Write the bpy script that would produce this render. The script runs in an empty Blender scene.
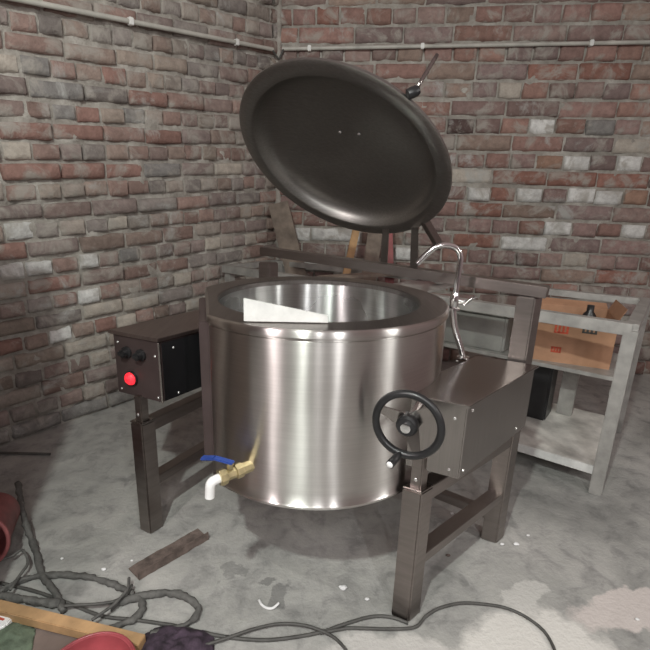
import bpy, bmesh, math, random
from mathutils import Vector, Matrix, noise
random.seed(7)
V = Vector
# ------------------------------------------------------------------ camera
F, PT, RL, CH = 441.6, .267, .033, 1.2
fwd = V((0, math.cos(PT), -math.sin(PT))); up0 = V((0, math.sin(PT), math.cos(PT))); rt0 = V((1, 0, 0))
rt = rt0*math.cos(RL)+up0*math.sin(RL); up = up0*math.cos(RL)-rt0*math.sin(RL)
# image x grows along camera right, see proj(): X = x cos + y sin
cd = bpy.data.cameras.new('camera'); cam = bpy.data.objects.new('camera', cd)
bpy.context.scene.collection.objects.link(cam); bpy.context.scene.camera = cam
cd.sensor_width = 36; cd.lens = F/650*36; cd.clip_start = .02
cam.matrix_world = Matrix(((rt.x, up.x, -fwd.x, 0), (rt.y, up.y, -fwd.y, 0), (rt.z, up.z, -fwd.z, CH), (0, 0, 0, 1)))
S = bpy.context.scene; COL = S.collection
S.view_settings.view_transform = 'Standard'; S.view_settings.look = 'None'
S.view_settings.exposure = -.22; S.view_settings.gamma = 1; S.view_settings.use_curve_mapping = False
# ------------------------------------------------------------------ world + lights
w = bpy.data.worlds.new('world'); S.world = w; w.use_nodes = True
_t = w.node_tree; _g = _t.nodes.new('ShaderNodeTexCoord'); _d = _t.nodes.new('ShaderNodeVectorMath'); _d.operation = 'DOT_PRODUCT'
_d.inputs[1].default_value = (.6, .05, .8); _t.links.new(_g.outputs['Generated'], _d.inputs[0])
_r = _t.nodes.new('ShaderNodeMapRange'); _r.inputs['From Min'].default_value = -.5; _r.inputs['From Max'].default_value = 1
_r.inputs['To Min'].default_value = .045; _r.inputs['To Max'].default_value = .36; _t.links.new(_d.outputs['Value'], _r.inputs['Value'])
w.node_tree.nodes['Background'].inputs[0].default_value = (1, .74, .71, 1)     # dim warm workshop surroundings, brighter overhead and to the right
_t.links.new(_r.outputs[0], w.node_tree.nodes['Background'].inputs[1])
def point(name, loc, power, col, r=.05):
    d = bpy.data.lights.new(name, 'POINT'); d.energy = power; d.color = col; d.shadow_soft_size = r
    o = bpy.data.objects.new(name, d); o.location = loc; COL.objects.link(o); return o
def area(name, loc, target, sx, sy, power, col):
    d = bpy.data.lights.new(name, 'AREA'); d.shape = 'RECTANGLE'; d.size = sx; d.size_y = sy; d.energy = power; d.color = col
    o = bpy.data.objects.new(name, d); o.location = loc; COL.objects.link(o)
    o.rotation_euler = (V(target)-V(loc)).to_track_quat('-Z', 'Y').to_euler(); return o
point('workshop_lamp', (-.45, -.4, 2.5), 205, (.94, 1, .94), .04)
area('left_streak_light', (-1.28, -.65, 1.9), (0, 1.4, .6), .08, 1.0, 24, (1, .9, .9))  # added area light, makes the broad left streak on the drum
area('middle_streak_light', (.08, -1.3, 2.1), (0, 1.4, .6), .03, .9, 10, (1, 1, 1))  # narrow light added behind the camera for a streak mid-drum
area('rear_streak_light', (.62, -.9, 1.9), (0, 1.4, .6), .04, .9, 16, (1, 1, 1))  # added light, reflected in the drum as a streak right of centre
area('right_streak_light', (2.2, .1, 1.9), (0, 1.4, .6), .06, .9, 16, (1, 1, .97))  # added off to the side for the streak near the drum's right edge
# ------------------------------------------------------------------ helpers
def ray(u, v):
    X = (u-325)/F; Y = -(v-325)/F
    return fwd+rt*X+up*Y
def G(u, v, z=0.):
    d = ray(u, v); k = (z-CH)/d.z; return V((d.x*k, d.y*k, z))
def Y_(u, v, y):
    d = ray(u, v); k = y/d.y; return V((d.x*k, y, CH+d.z*k))
def mesh(name, verts, faces, mat, root=None, smooth=False, par=None):
    off = root.location if root else V((0, 0, 0))
    me = bpy.data.meshes.new(name); me.from_pydata([tuple(V(p)-off) for p in verts], [], faces); me.update()
    if mat: me.materials.append(mat)
    for p in me.polygons: p.use_smooth = smooth
    o = bpy.data.objects.new(name, me); COL.objects.link(o)
    if par or root: o.parent = par or root
    return o
def bmobj(name, bm, mat, root=None, smooth=False, par=None, auto=None):
    if bm.faces: bmesh.ops.recalc_face_normals(bm, faces=bm.faces)
    off = root.location if root else V((0, 0, 0))
    for v in bm.verts: v.co -= off
    me = bpy.data.meshes.new(name); bm.to_mesh(me); bm.free()
    if mat: me.materials.append(mat)
    for p in me.polygons: p.use_smooth = smooth
    if auto and smooth: me.set_sharp_from_angle(angle=math.radians(auto))
    o = bpy.data.objects.new(name, me); COL.objects.link(o)
    if par or root: o.parent = par or root
    return o
def tag(o, label=None, cat=None, group=None, kind=None):
    if label: o['label'] = label
    if cat: o['category'] = cat
    if group: o['group'] = group
    if kind: o['kind'] = kind
    return o
def empty(name, loc, label, cat, group=None):
    o = bpy.data.objects.new(name, None); COL.objects.link(o); o.location = V(loc); o.empty_display_size = .1
    return tag(o, label, cat, group)
def prism(bm, bot, top, bev=0.):
    """bot, top: lists of 4 corner points"""
    vs = [bm.verts.new(p) for p in bot]+[bm.verts.new(p) for p in top]; n = len(bot)
    fs = [bm.faces.new(vs[:n][::-1]), bm.faces.new(vs[n:])]
    for i in range(n): fs.append(bm.faces.new((vs[i], vs[(i+1) % n], vs[n+(i+1) % n], vs[n+i])))
    if bev:
        es = {e for f in fs for e in f.edges}
        bmesh.ops.bevel(bm, geom=list(es), offset=bev, segments=2, affect='EDGES', clamp_overlap=True)
def box(bm, c, ex, ey, sx, sy, z0, z1, bev=.0):
    c = V((c[0], c[1], 0)); ex = V(ex).normalized()*sx/2; ey = V(ey).normalized()*sy/2
    q = [c-ex-ey, c+ex-ey, c+ex+ey, c-ex+ey]
    prism(bm, [p+V((0, 0, z0)) for p in q], [p+V((0, 0, z1)) for p in q], bev)
def bar(bm, a, b, w, h, upv=(0, 0, 1), bev=.002):
    a = V(a); b = V(b); d = (b-a).normalized(); s = d.cross(V(upv)).normalized(); u = s.cross(d).normalized()
    s *= w/2; u *= h/2
    prism(bm, [a-s-u, a+s-u, a+s+u, a-s+u], [b-s-u, b+s-u, b+s+u, b-s+u], bev)
def frame_of(n):
    n = V(n).normalized(); a = n.cross(V((0, 0, 1)))
    if a.length < .01: a = V((1, 0, 0))
    a.normalize(); return n, a, n.cross(a).normalized()
def lathe(bm, c, n, prof, seg=48, a0=0, cap=False):
    """prof: (radius, distance along n)"""
    n, a, b = frame_of(n); c = V(c); rings = []
    for r, t in prof:
        if r < 1e-5: rings.append([bm.verts.new(c+n*t)])
        else: rings.append([bm.verts.new(c+n*t+a*(r*math.cos(2*math.pi*i/seg))+b*(r*math.sin(2*math.pi*i/seg))) for i in range(seg)])
    for A, B in zip(rings, rings[1:]):
        for i in range(seg):
            j = (i+1) % seg
            if len(A) == 1 and len(B) == 1: continue
            if len(A) == 1: bm.faces.new((A[0], B[i], B[j]))
            elif len(B) == 1: bm.faces.new((A[i], A[j], B[0]))
            else: bm.faces.new((A[i], A[j], B[j], B[i]))
def catmull(pts, n=8):
    pts = [V(p) for p in pts]; P = [pts[0]*2-pts[1]]+pts+[pts[-1]*2-pts[-2]]; out = []
    for i in range(1, len(P)-2):
        for k in range(n):
            t = k/n; a, b, c, d = P[i-1:i+3]
            out.append(.5*((2*b)+(c-a)*t+(2*a-5*b+4*c-d)*t*t+(3*b-a-3*c+d)*t*t*t))
    out.append(pts[-1]); return out
def tube(bm, pts, r, seg=10, n=8, closed=False, rf=None):
    P = catmull(pts, n) if n > 1 else [V(p) for p in pts]
    if closed: P = P[:-1]
    rings = []; prev = None; L = len(P)
    for i, p in enumerate(P):
        d = ((P[(i+1) % L] if (closed or i < L-1) else p)-(P[i-1] if (closed or i > 0) else p)).normalized()
        s = d.cross(V((0, 0, 1))) if prev is None else prev-d*prev.dot(d)
        if s.length < 1e-4: s = d.cross(V((1, 0, 0)))
        s.normalize(); prev = s; u = d.cross(s); rr = r*(rf(i/L) if rf else 1)
        rings.append([bm.verts.new(p+(s*math.cos(2*math.pi*k/seg)+u*math.sin(2*math.pi*k/seg))*rr) for k in range(seg)])
    for i in range(L if closed else L-1):
        A = rings[i]; B = rings[(i+1) % L]
        for k in range(seg): bm.faces.new((A[k], A[(k+1) % seg], B[(k+1) % seg], B[k]))
    if not closed: bm.faces.new(rings[0][::-1]); bm.faces.new(rings[-1])
def hemi(bm, c, n, r, h=None, seg=14):
    h = h or r
    lathe(bm, c, n, [(r, 0)]+[(r*math.cos(t), h*math.sin(t)) for t in (.4, .8, 1.2)]+[(0, h)], seg)
NB = bmesh.new
# ------------------------------------------------------------------ materials
def newmat(name):
    m = bpy.data.materials.new(name); m.use_nodes = True; nt = m.node_tree
    return m, nt, nt.nodes['Principled BSDF']
def nd(nt, t, **k):
    n = nt.nodes.new(t)
    for a, b in k.items(): setattr(n, a, b)
    return n
def noise_tex(nt, scale, detail=4, rough=.55, vec=None, dist=0):
    n = nd(nt, 'ShaderNodeTexNoise'); n.inputs['Scale'].default_value = scale; n.inputs['Detail'].default_value = detail
    n.inputs['Roughness'].default_value = rough; n.inputs['Distortion'].default_value = dist
    if vec: nt.links.new(vec, n.inputs['Vector'])
    return n
def ramp(nt, inp, stops):
    r = nd(nt, 'ShaderNodeValToRGB'); e = r.color_ramp.elements
    while len(e) < len(stops): e.new(.5)
    for s, (p, c) in zip(e, stops): s.position = p; s.color = c if len(c) == 4 else (*c, 1)
    nt.links.new(inp, r.inputs[0]); return r
def mixc(nt, fac, a, b, mode='MIX'):
    m = nd(nt, 'ShaderNodeMix', data_type='RGBA', blend_type=mode)
    for s, x in ((0, fac), (6, a), (7, b)):
        if isinstance(x, (int, float)): m.inputs[s].default_value = x
        elif isinstance(x, tuple): m.inputs[s].default_value = x if len(x) == 4 else (*x, 1)
        else: nt.links.new(x, m.inputs[s])
    return m.outputs[2]
def bump(nt, b, h, strength=.3, dist=.01):
    n = nd(nt, 'ShaderNodeBump'); n.inputs['Strength'].default_value = strength; n.inputs['Distance'].default_value = dist
    nt.links.new(h, n.inputs['Height']); nt.links.new(n.outputs[0], b.inputs['Normal'])
def coord(nt): return nd(nt, 'ShaderNodeTexCoord').outputs['Object']
def plain(name, c, rough=.6, metal=0., var=.25, scale=14, bmp=.1, spec=.5, trans=0):
    m, nt, b = newmat(name); co = coord(nt)
    n = noise_tex(nt, scale, 5, .6, co)
    r = ramp(nt, n.outputs['Fac'], [(.3, tuple(x*(1-var) for x in c)), (.7, tuple(min(1, x*(1+var)) for x in c))])
    nt.links.new(r.outputs[0], b.inputs['Base Color'])
    b.inputs['Roughness'].default_value = rough; b.inputs['Metallic'].default_value = metal
    b.inputs['Specular IOR Level'].default_value = spec
    if bmp: bump(nt, b, noise_tex(nt, scale*5, 4, .6, co).outputs['Fac'], bmp, .004)
    return m
def steel(name, c, rough, streak=(1, 1, 60), aniso=0., wob=.0, var=.12):
    m, nt, b = newmat(name); co = coord(nt)
    mp = nd(nt, 'ShaderNodeMapping'); mp.inputs['Scale'].default_value = streak; nt.links.new(co, mp.inputs['Vector'])
    n = noise_tex(nt, 6, 5, .65, mp.outputs[0])
    big = noise_tex(nt, 3.5, 3, .5, co)
    r = ramp(nt, n.outputs['Fac'], [(.3, tuple(x*(1-var) for x in c)), (.7, tuple(min(1, x*(1+var)) for x in c))])
    nt.links.new(r.outputs[0], b.inputs['Base Color']); b.inputs['Metallic'].default_value = 1
    rr = nd(nt, 'ShaderNodeMapRange'); rr.inputs['To Min'].default_value = rough*.75; rr.inputs['To Max'].default_value = rough*1.3
    nt.links.new(big.outputs['Fac'], rr.inputs['Value']); nt.links.new(rr.outputs[0], b.inputs['Roughness'])
    if aniso:
        b.inputs['Anisotropic Rotation'].default_value = .25
        b.inputs['Anisotropic'].default_value = aniso
        t = nd(nt, 'ShaderNodeTangent', direction_type='RADIAL', axis='Z'); nt.links.new(t.outputs[0], b.inputs['Tangent'])
    if wob:
        mp2 = nd(nt, 'ShaderNodeMapping'); mp2.inputs['Scale'].default_value = (1, 1, .35); nt.links.new(co, mp2.inputs['Vector'])
        w2 = noise_tex(nt, 7, 1, .4, mp2.outputs[0]); bump(nt, b, w2.outputs['Fac'], wob, .01)
    return m
M_drum = steel('brushed_drum_steel', (.6, .58, .555), .31, (1, 1, 40), 1, .5, .06)
M_bowl = steel('bowl_steel', (.62, .62, .61), .27, (1, 1, 30), 1, .6)
M_deck = steel('dull_deck_steel', (.3, .275, .26), .34, (30, 1, 1), 0)
M_lid = steel('dark_lid_steel', (.3, .29, .275), .36, (1, 30, 30), 0)
M_lidin = steel('lid_inside_steel', (.19, .18, .172), .3, (1, 1, 30), 0, .25)
M_frame = steel('frame_steel', (.27, .24, .225), .36, (1, 1, 8), 0)
M_boxst = steel('box_steel', (.33, .305, .29), .24, (40, 1, 1), 0, .1)
M_cover = steel('cover_steel', (.33, .28, .265), .35, (20, 1, 1), 0)
M_ctrl = plain('brown_panel', (.085, .062, .06), .38, .5, .15, 8, 0)
M_blackpanel = plain('black_gloss_panel', (.012, .012, .013), .22, 0, .3, 10, 0)
M_chrome = steel('chrome', (.8, .8, .8), .12, (1, 1, 1), 0)
M_white_st = plain('white_film', (.62, .62, .6), .45, 0, .12, 25, .05)
M_black = plain('black_plastic', (.015, .015, .016), .35, 0, .3, 20, 0)
M_screw = plain('bright_screw', (.85, .85, .83), .25, .8, .1, 20, 0)
M_brass = plain('brass', (.5, .42, .24), .35, .8, .3, 40, .1)
M_whitep = plain('white_plastic', (.75, .75, .74), .4, 0, .08, 30, 0)
M_blue = plain('blue_plastic', (.03, .07, .3), .4, 0, .25, 30, 0)
M_galv = plain('grey_table_metal', (.37, .36, .34), .45, .35, .25, 12, .15)
M_shelf = plain('pale_shelf_sheet', (.6, .58, .54), .5, .1, .4, 7, .15)
M_wood = plain('tan_wood', (.42, .26, .13), .7, 0, .3, 10, .3)
M_oldwood = plain('old_grey_wood', (.2, .16, .13), .8, 0, .35, 12, .4)
M_hose = plain('grey_hose', (.1, .098, .092), .75, 0, .4, 30, .6)
M_cable = plain('dark_cable', (.07, .068, .063), .6, 0, .3, 30, .1)
M_red = plain('red_plastic', (.3, .06, .07), .35, 0, .3, 9, .05)
M_reddull = plain('faded_red_plastic', (.25, .08, .08), .5, 0, .4, 12, .1)
M_rust = plain('rusty_steel', (.15, .115, .1), .8, .2, .5, 25, .6)
M_paper = plain('white_paper', (.75, .75, .75), .7, 0, .1, 20, .2)
M_pipe = plain('pale_conduit', (.42, .41, .37), .5, 0, .2, 9, .05)
M_clip = plain('white_clip', (.7, .7, .68), .5, 0, .1, 9, 0)
M_cloth = plain('dark_purple_cloth', (.045, .03, .045), .95, 0, .7, 35, .6)
M_green = plain('green_cloth', (.1, .13, .09), .9, 0, .4, 30, .5)
M_board = plain('brown_board', (.15, .115, .1), .8, 0, .25, 8, .2)
M_tray = plain('tray_grey', (.33, .33, .31), .35, .4, .2, 8, 0)
M_rubble = plain('pale_rubble', (.5, .48, .45), .9, 0, .3, 30, .6)
# cardboard
M_card = plain('cardboard', (.4, .22, .13), .75, 0, .2, 6, .1)
M_ink = plain('red_carton_ink', (.5, .08, .04), .7, 0, .3, 60, 0)
# glowing lamp
M_lamp, nt, b = newmat('glowing_red_lamp')
b.inputs['Base Color'].default_value = (.8, .02, .03, 1); b.inputs['Emission Color'].default_value = (1, .03, .05, 1)
vor = nd(nt, 'ShaderNodeTexVoronoi'); vor.inputs['Scale'].default_value = 160; nt.links.new(coord(nt), vor.inputs['Vector'])
mr = nd(nt, 'ShaderNodeMapRange'); mr.inputs['From Max'].default_value = .7; mr.inputs['To Min'].default_value = 2.2; mr.inputs['To Max'].default_value = .5
nt.links.new(vor.outputs['Distance'], mr.inputs['Value']); nt.links.new(mr.outputs[0], b.inputs['Emission Strength'])
# brick
M_brick, nt, b = newmat('rough_brick'); co = coord(nt)
at = nd(nt, 'ShaderNodeAttribute', attribute_name='brick_colour')
n1 = noise_tex(nt, 22, 6, .7, co); n2 = noise_tex(nt, 7, 5, .65, co, .6); n3 = noise_tex(nt, 90, 4, .6, co)
c1 = mixc(nt, .8, at.outputs['Color'], ramp(nt, n1.outputs['Fac'], [(.25, (.62, .6, .6)), (.75, (1.35, 1.35, 1.35))]).outputs[0], 'MULTIPLY')
sm = ramp(nt, n2.outputs['Fac'], [(.5, (0, 0, 0)), (.63, (.8, .8, .8))])
c2 = mixc(nt, sm.outputs[0], c1, (.36, .335, .3))
n4 = noise_tex(nt, 3.2, 7, .7, co, .8); sp_ = ramp(nt, n4.outputs['Fac'], [(.57, (0, 0, 0)), (.68, (.8, .8, .8))])
c2 = mixc(nt, sp_.outputs[0], c2, (.42, .42, .4))
nt.links.new(c2, b.inputs['Base Color']); b.inputs['Roughness'].default_value = .92; b.inputs['Specular IOR Level'].default_value = .15
ad = nd(nt, 'ShaderNodeMath', operation='ADD'); nt.links.new(n1.outputs['Fac'], ad.inputs[0]); nt.links.new(n3.outputs['Fac'], ad.inputs[1])
bump(nt, b, ad.outputs[0], .5, .012)
M_mortar, nt, b = newmat('grey_mortar'); co = coord(nt)
n1 = noise_tex(nt, 9, 6, .7, co); n3 = noise_tex(nt, 50, 5, .7, co)
nt.links.new(ramp(nt, n1.outputs['Fac'], [(.3, (.25, .23, .205)), (.5, (.36, .335, .3)), (.7, (.52, .495, .455))]).outputs[0], b.inputs['Base Color'])
b.inputs['Roughness'].default_value = .95; b.inputs['Specular IOR Level'].default_value = .1
bump(nt, b, n3.outputs['Fac'], .8, .015)
# concrete floor
M_floor, nt, b = newmat('worn_concrete'); co = coord(nt)
n1 = noise_tex(nt, 2.2, 7, .62, co, .4); n2 = noise_tex(nt, 11, 6, .65, co, .5); n3 = noise_tex(nt, 70, 4, .6, co)
base = ramp(nt, n1.outputs['Fac'], [(.32, (.22, .22, .21)), (.5, (.34, .337, .32)), (.68, (.43, .42, .4))]).outputs[0]
dk = ramp(nt, n2.outputs['Fac'], [(.3, (.6, .6, .61)), (.5, (1, 1, 1)), (.75, (1.15, 1.15, 1.13))]).outputs[0]
c = mixc(nt, .9, base, dk, 'MULTIPLY')
# pale dried-cement patches near the front right: shapes broken up by noise
def blob(cx, cy, rx, ry, rot=0):
    mp = nd(nt, 'ShaderNodeMapping', vector_type='TEXTURE'); mp.inputs['Location'].default_value = (cx, cy, 0); mp.inputs['Rotation'].default_value = (0, 0, rot)
    mp.inputs['Scale'].default_value = (rx, ry, 1)
    wv = nd(nt, 'ShaderNodeVectorMath', operation='ADD'); nz = noise_tex(nt, 6, 5, .65, co)
    sc = nd(nt, 'ShaderNodeVectorMath', operation='SCALE'); sc.inputs['Scale'].default_value = .22
    sb = nd(nt, 'ShaderNodeVectorMath', operation='SUBTRACT'); sb.inputs[1].default_value = (.5, .5, .5)
    nt.links.new(nz.outputs['Color'], sb.inputs[0]); nt.links.new(sb.outputs[0], sc.inputs[0])
    nt.links.new(co, wv.inputs[0]); nt.links.new(sc.outputs[0], wv.inputs[1]); nt.links.new(wv.outputs[0], mp.inputs['Vector'])
    ln = nd(nt, 'ShaderNodeVectorMath', operation='LENGTH'); nt.links.new(mp.outputs[0], ln.inputs[0])
    return ramp(nt, ln.outputs['Value'], [(.8, (1, 1, 1)), (1., (0, 0, 0))]).outputs[0]
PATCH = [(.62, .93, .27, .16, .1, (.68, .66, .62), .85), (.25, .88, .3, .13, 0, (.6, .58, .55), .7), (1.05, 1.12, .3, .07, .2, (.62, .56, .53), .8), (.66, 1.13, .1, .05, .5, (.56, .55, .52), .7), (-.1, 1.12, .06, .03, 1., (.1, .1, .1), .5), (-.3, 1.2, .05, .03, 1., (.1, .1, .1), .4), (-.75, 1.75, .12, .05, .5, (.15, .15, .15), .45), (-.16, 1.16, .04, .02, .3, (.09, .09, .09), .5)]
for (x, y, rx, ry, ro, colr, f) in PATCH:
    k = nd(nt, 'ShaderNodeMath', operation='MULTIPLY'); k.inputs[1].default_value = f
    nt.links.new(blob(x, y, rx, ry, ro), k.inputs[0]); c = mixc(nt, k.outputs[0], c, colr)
nt.links.new(c, b.inputs['Base Color']); b.inputs['Roughness'].default_value = .6; b.inputs['Specular IOR Level'].default_value = .35
ad = nd(nt, 'ShaderNodeMath', operation='ADD'); nt.links.new(n2.outputs['Fac'], ad.inputs[0]); nt.links.new(n3.outputs['Fac'], ad.inputs[1])
bump(nt, b, ad.outputs[0], .35, .01)
# ------------------------------------------------------------------ structure
COR = V((-.398, 3.537, 0)); AL = math.radians(-126.5); AR = math.radians(-6.1)
LD = V((math.cos(AL), math.sin(AL), 0)); RD = V((math.cos(AR), math.sin(AR), 0))
LN = V((-LD.y, LD.x, 0)); RN = V((RD.y, -RD.x, 0))        # normals towards the room
if LN.dot(-COR) < 0: LN = -LN
if RN.dot(-COR) < 0: RN = -RN
fl = []
nx, ny = 40, 40
mesh('floor', [(-4+8*i/nx, -1.6+6.4*j/ny, 0) for j in range(ny+1) for i in range(nx+1)],
     [(j*(nx+1)+i, j*(nx+1)+i+1, (j+1)*(nx+1)+i+1, (j+1)*(nx+1)+i) for j in range(ny) for i in range(nx)], M_floor)['kind'] = 'structure'
def wallmesh(name, D, N, smax, rowh, nrow, ls, lh, odd, palette, special, seed, topz):
    """brick wall in English bond: one structure mesh, bricks stand proud of the mortar"""
    rnd = random.Random(seed); verts = []; faces = []; cols = []; mats = []
    def P(s, z, d): return COR+D*s+N*d+V((0, 0, z))
    ns, nz = int(smax/.022), int(topz/.022)
    for j in range(nz+1):
        for i in range(ns+1):
            s = smax*i/ns; z = topz*j/nz
            verts.append(P(s, z, -.004+.024*noise.noise(V((s*11, z*11, seed)))+.012*noise.noise(V((s*38, z*38, seed))) if 0 < j else .0))
    for j in range(nz):
        for i in range(ns):
            a = j*(ns+1)+i; faces.append((a, a+1, a+ns+2, a+ns+1)); cols.append((.2, .18, .16)); mats.append(1)
    # back side slab so the wall has thickness
    b0 = len(verts); verts += [P(0, 0, -.2), P(smax, 0, -.2), P(smax, topz, -.2), P(0, topz, -.2), P(0, 0, 0), P(smax, 0, 0), P(smax, topz, 0), P(0, topz, 0)]
    for f in ((0, 1, 2, 3), (0, 4, 5, 1), (1, 5, 6, 2), (2, 6, 7, 3), (3, 7, 4, 0)):
        faces.append(tuple(b0+k for k in f)); cols.append((.2, .18, .16)); mats.append(1)
    NX, NZ = 8, 5
    for r in range(nrow):
        st = (r % 2 == odd); L = ls if st else lh
        s = -rnd.random()*L*.9+.0
        while s < smax:
            l = L*(1+rnd.uniform(-.1, .1)); s0 = max(s+.005, .004); s1 = min(s+l-.005, smax-.002); s += l
            if s1-s0 < .05: continue
            h = rowh((s0+s1)/2)
            z0, z1 = rowh(s0)*r, None
            dz = rnd.uniform(-.004, .004); base0 = h*r; 
            zb = base0+.006+dz+(.004 if rnd.random() < .35 else 0); zt = base0+h-.005+dz+rnd.uniform(-.009, .002)
            if zt > topz: continue
            sc, zc = (s0+s1)/2, (zb+zt)/2
            colr = None
            for (ps, pz, pc) in special:
                if s0-.004 <= ps <= s1+.004 and base0 <= pz < base0+h: kk_ = rnd.uniform(.88, 1.08); colr = tuple(x*kk_ for x in pc)
            if colr is None:
                c0 = rnd.choice(palette); k = rnd.uniform(.8, 1.2); colr = tuple(x*k for x in c0)
            US = [0, .005/(s1-s0)]+[.06+.88*k/4 for k in range(5)]+[1-.005/(s1-s0), 1]; VS = [0, .005/(zt-zb), .3, .7, 1-.005/(zt-zb), 1]
            pro = rnd.uniform(.008, .022)+(.012 if rnd.random() < .2 else 0); tilt = rnd.uniform(-.006, .006); v0 = len(verts); off = rnd.random()*50
            for j in range(NZ+1):
                for i in range(NX+1):
                    u = US[i]; v = VS[j]
                    ss = s0+(s1-s0)*u; k = rowh(ss)-rowh(sc)
                    zz = zb+(zt-zb)*v+k*(r+v)
                    e = min(u, 1-u)*(s1-s0); g = min(v, 1-v)*(zt-zb); q = min(e, g)
                    rd = .72 if q < .009 else 1
                    edge = (i in (0, NX) or j in (0, NZ))
                    nn = noise.noise(V((ss*16, zz*16, off)))
                    d = (pro+tilt*(u-.5)*2)*rd+nn*.006
                    if edge:
                        d = -.012
                        ss += noise.noise(V((ss*30, zz*30, off+9)))*.006; zz += noise.noise(V((ss*30, zz*30, off+19)))*.007
                    verts.append(P(ss, zz, d))
            # second ring just inside the edge keeps the face steep
            for j in range(NZ):
                for i in range(NX):
                    a = v0+j*(NX+1)+i; faces.append((a, a+1, a+NX+2, a+NX+1)); cols.append(colr); mats.append(0)
    me = bpy.data.meshes.new(name); me.from_pydata([tuple(v) for v in verts], [], faces); me.update()
    me.materials.append(M_brick); me.materials.append(M_mortar)
    ca = me.attributes.new('brick_colour', 'FLOAT_COLOR', 'FACE')
    ca.data.foreach_set('color', [x for c in cols for x in (*c, 1.)])
    me.polygons.foreach_set('material_index', mats); me.polygons.foreach_set('use_smooth', [True]*len(faces))
    o = bpy.data.objects.new(name, me); COL.objects.link(o); o['kind'] = 'structure'
    return o
def onwall(u, v, D):
    d = ray(u, v); n = V((-D.y, D.x, 0)); k = COR.dot(n)/V((d.x, d.y, 0)).dot(n); p = d*k
    return (V((p.x, p.y, 0))-COR).dot(D), p.z+CH
WH = (.62, .62, .6); PK = (.6, .5, .47); RE = (.28, .15, .12); OR = (.31, .2, .15); GY = (.23, .22, .21); DK = (.1, .07, .065); CR = (.42, .38, .33)
RW = [(531, 126, WH), (574, 163, WH), (627, 166, WH), (474, 190, WH), (519, 195, WH), (572, 197, WH), (598, 199, WH), (445, 220, WH), (565, 230, WH), (534, 241, WH),
      (523, 241, WH), (636, 235, WH), (460, 174, CR), (573, 262, CR), (576, 262, CR), (400, 248, WH), (504, 89, CR), (590, 130, GY), (630, 147, CR), (558, 162, OR), (455, 125, DK),
      (603, 183, RE), (497, 193, RE), (575, 74, RE), (560, 180, RE), (480, 238, RE), (548, 160, OR), (495, 212, RE), (600, 281, RE), (497, 178, RE), (632, 203, OR),
      (322, 235, WH), (302, 232, WH), (318, 266, WH), (322, 24, RE), (545, 72, RE), (615, 75, RE)]
RL_ = (.27, .165, .14)
LWS = [(22, 150, CR), (9, 269, WH), (52, 264, WH), (93, 259, WH), (31, 228, WH), (93, 291, WH), (30, 286, CR), (54, 331, WH), (187, 277, CR), (215, 244, CR), (254, 239, CR), (128, 316, CR),
       (187, 305, CR), (65, 92, GY), (70, 105, GY), (130, 107, GY), (237, 168, CR), (115, 227, CR), (5, 5, OR), (14, 131, RL_), (45, 131, RL_), (75, 131, RL_), (100, 131, RL_), (15, 171, RL_), (45, 171, RL_),
       (80, 171, RL_), (125, 171, RL_), (155, 171, GY), (110, 70, RL_), (90, 115, RL_), (150, 92, RL_), (165, 135, RL_), (20, 245, RL_), (5, 250, RL_), (60, 285, RL_), (75, 283, RL_), (15, 340, RL_),
       (95, 322, RL_), (115, 300, CR), (120, 260, GY), (100, 350, CR), (95, 400, GY), (110, 395, GY), (15, 65, CR), (18, 60, GY), (50, 420, GY), (144, 305, CR)]
PR = [(.26, .17, .15), (.28, .175, .15), (.24, .17, .155), (.26, .19, .17), (.29, .18, .15), (.22, .165, .155), (.28, .21, .175), (.25, .175, .16)]
PL = [(.26, .2, .18), (.27, .21, .18), (.24, .195, .18), (.27, .19, .165), (.28, .235, .2), (.23, .205, .19), (.26, .185, .16), (.29, .255, .225)]
TOP = 3.1
wallmesh('wall_right', RD, RN, 4.0, lambda s: .114, 27, .36, .18, 0, PR, [(*onwall(u, v, RD), c) for u, v, c in RW], 3, TOP)
wallmesh('wall_left', LD, LN, 4.2, lambda s: .1-.006*min(s, 3.2), 36, .235, .12, 0, PL, [(*onwall(u, v, LD), c) for u, v, c in LWS], 5, TOP)
def W(D, N, s, z, d=0): return COR+D*s+N*d+V((0, 0, z))
bm = NB(); tube(bm, [COR+(LN+RN)*.004+V((noise.noise(V((k, 0, 0)))*.012, 0, .0+k*.0775)) for k in range(41)], 0.026, 10, 2, rf=lambda t: 1+.6*noise.noise(V((t*30, 5, 0))))
bmobj('trim_1', bm, M_mortar, None, True)['kind'] = 'structure'      # rough mortar filling the wall corner
# conduits
def conduit(D, N, s0, z0, s1, z1, r, clips, label):
    a, c = W(D, N, s0, z0, .045), W(D, N, s1, z1, .045)
    bm = NB(); tube(bm, [a, c], r, 12, 1)
    root = empty('conduit_pipe', a, label, 'pipe')
    bmobj('pipe', bm, M_pipe, root, True, auto=40)
    for t in clips:
        p = a.lerp(c, t); bm = NB(); bar(bm, p-D*.012, p+D*.012, r*2.6, r*2.8, bev=.003); bmobj('clip', bm, M_clip, root)
conduit(RD, RN, .04, 2.238, 3.9, 2.238+.05, .0125, (.05, .25, .53, .8), 'pale conduit pipe running level along the right brick wall above the open lid')
conduit(LD, LN, .1, 2.215, 4.0, 1.68, .0125, (.085, .27, .5, .75), 'pale conduit pipe sloping along the left brick wall near the top')
bm = NB(); tube(bm, [W(LD, LN, .11, 2.21, .05), W(LD, LN, .05, 2.17, .05), COR+V((.02, -.06, 2.18)), W(RD, RN, .05, 2.235, .05)], .007, 8)
tag(bmobj('conduit_elbow_cable', bm, M_cable, None, True), 'thin dark cable bridging the two conduit pipes in the wall corner', 'cable')
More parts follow.
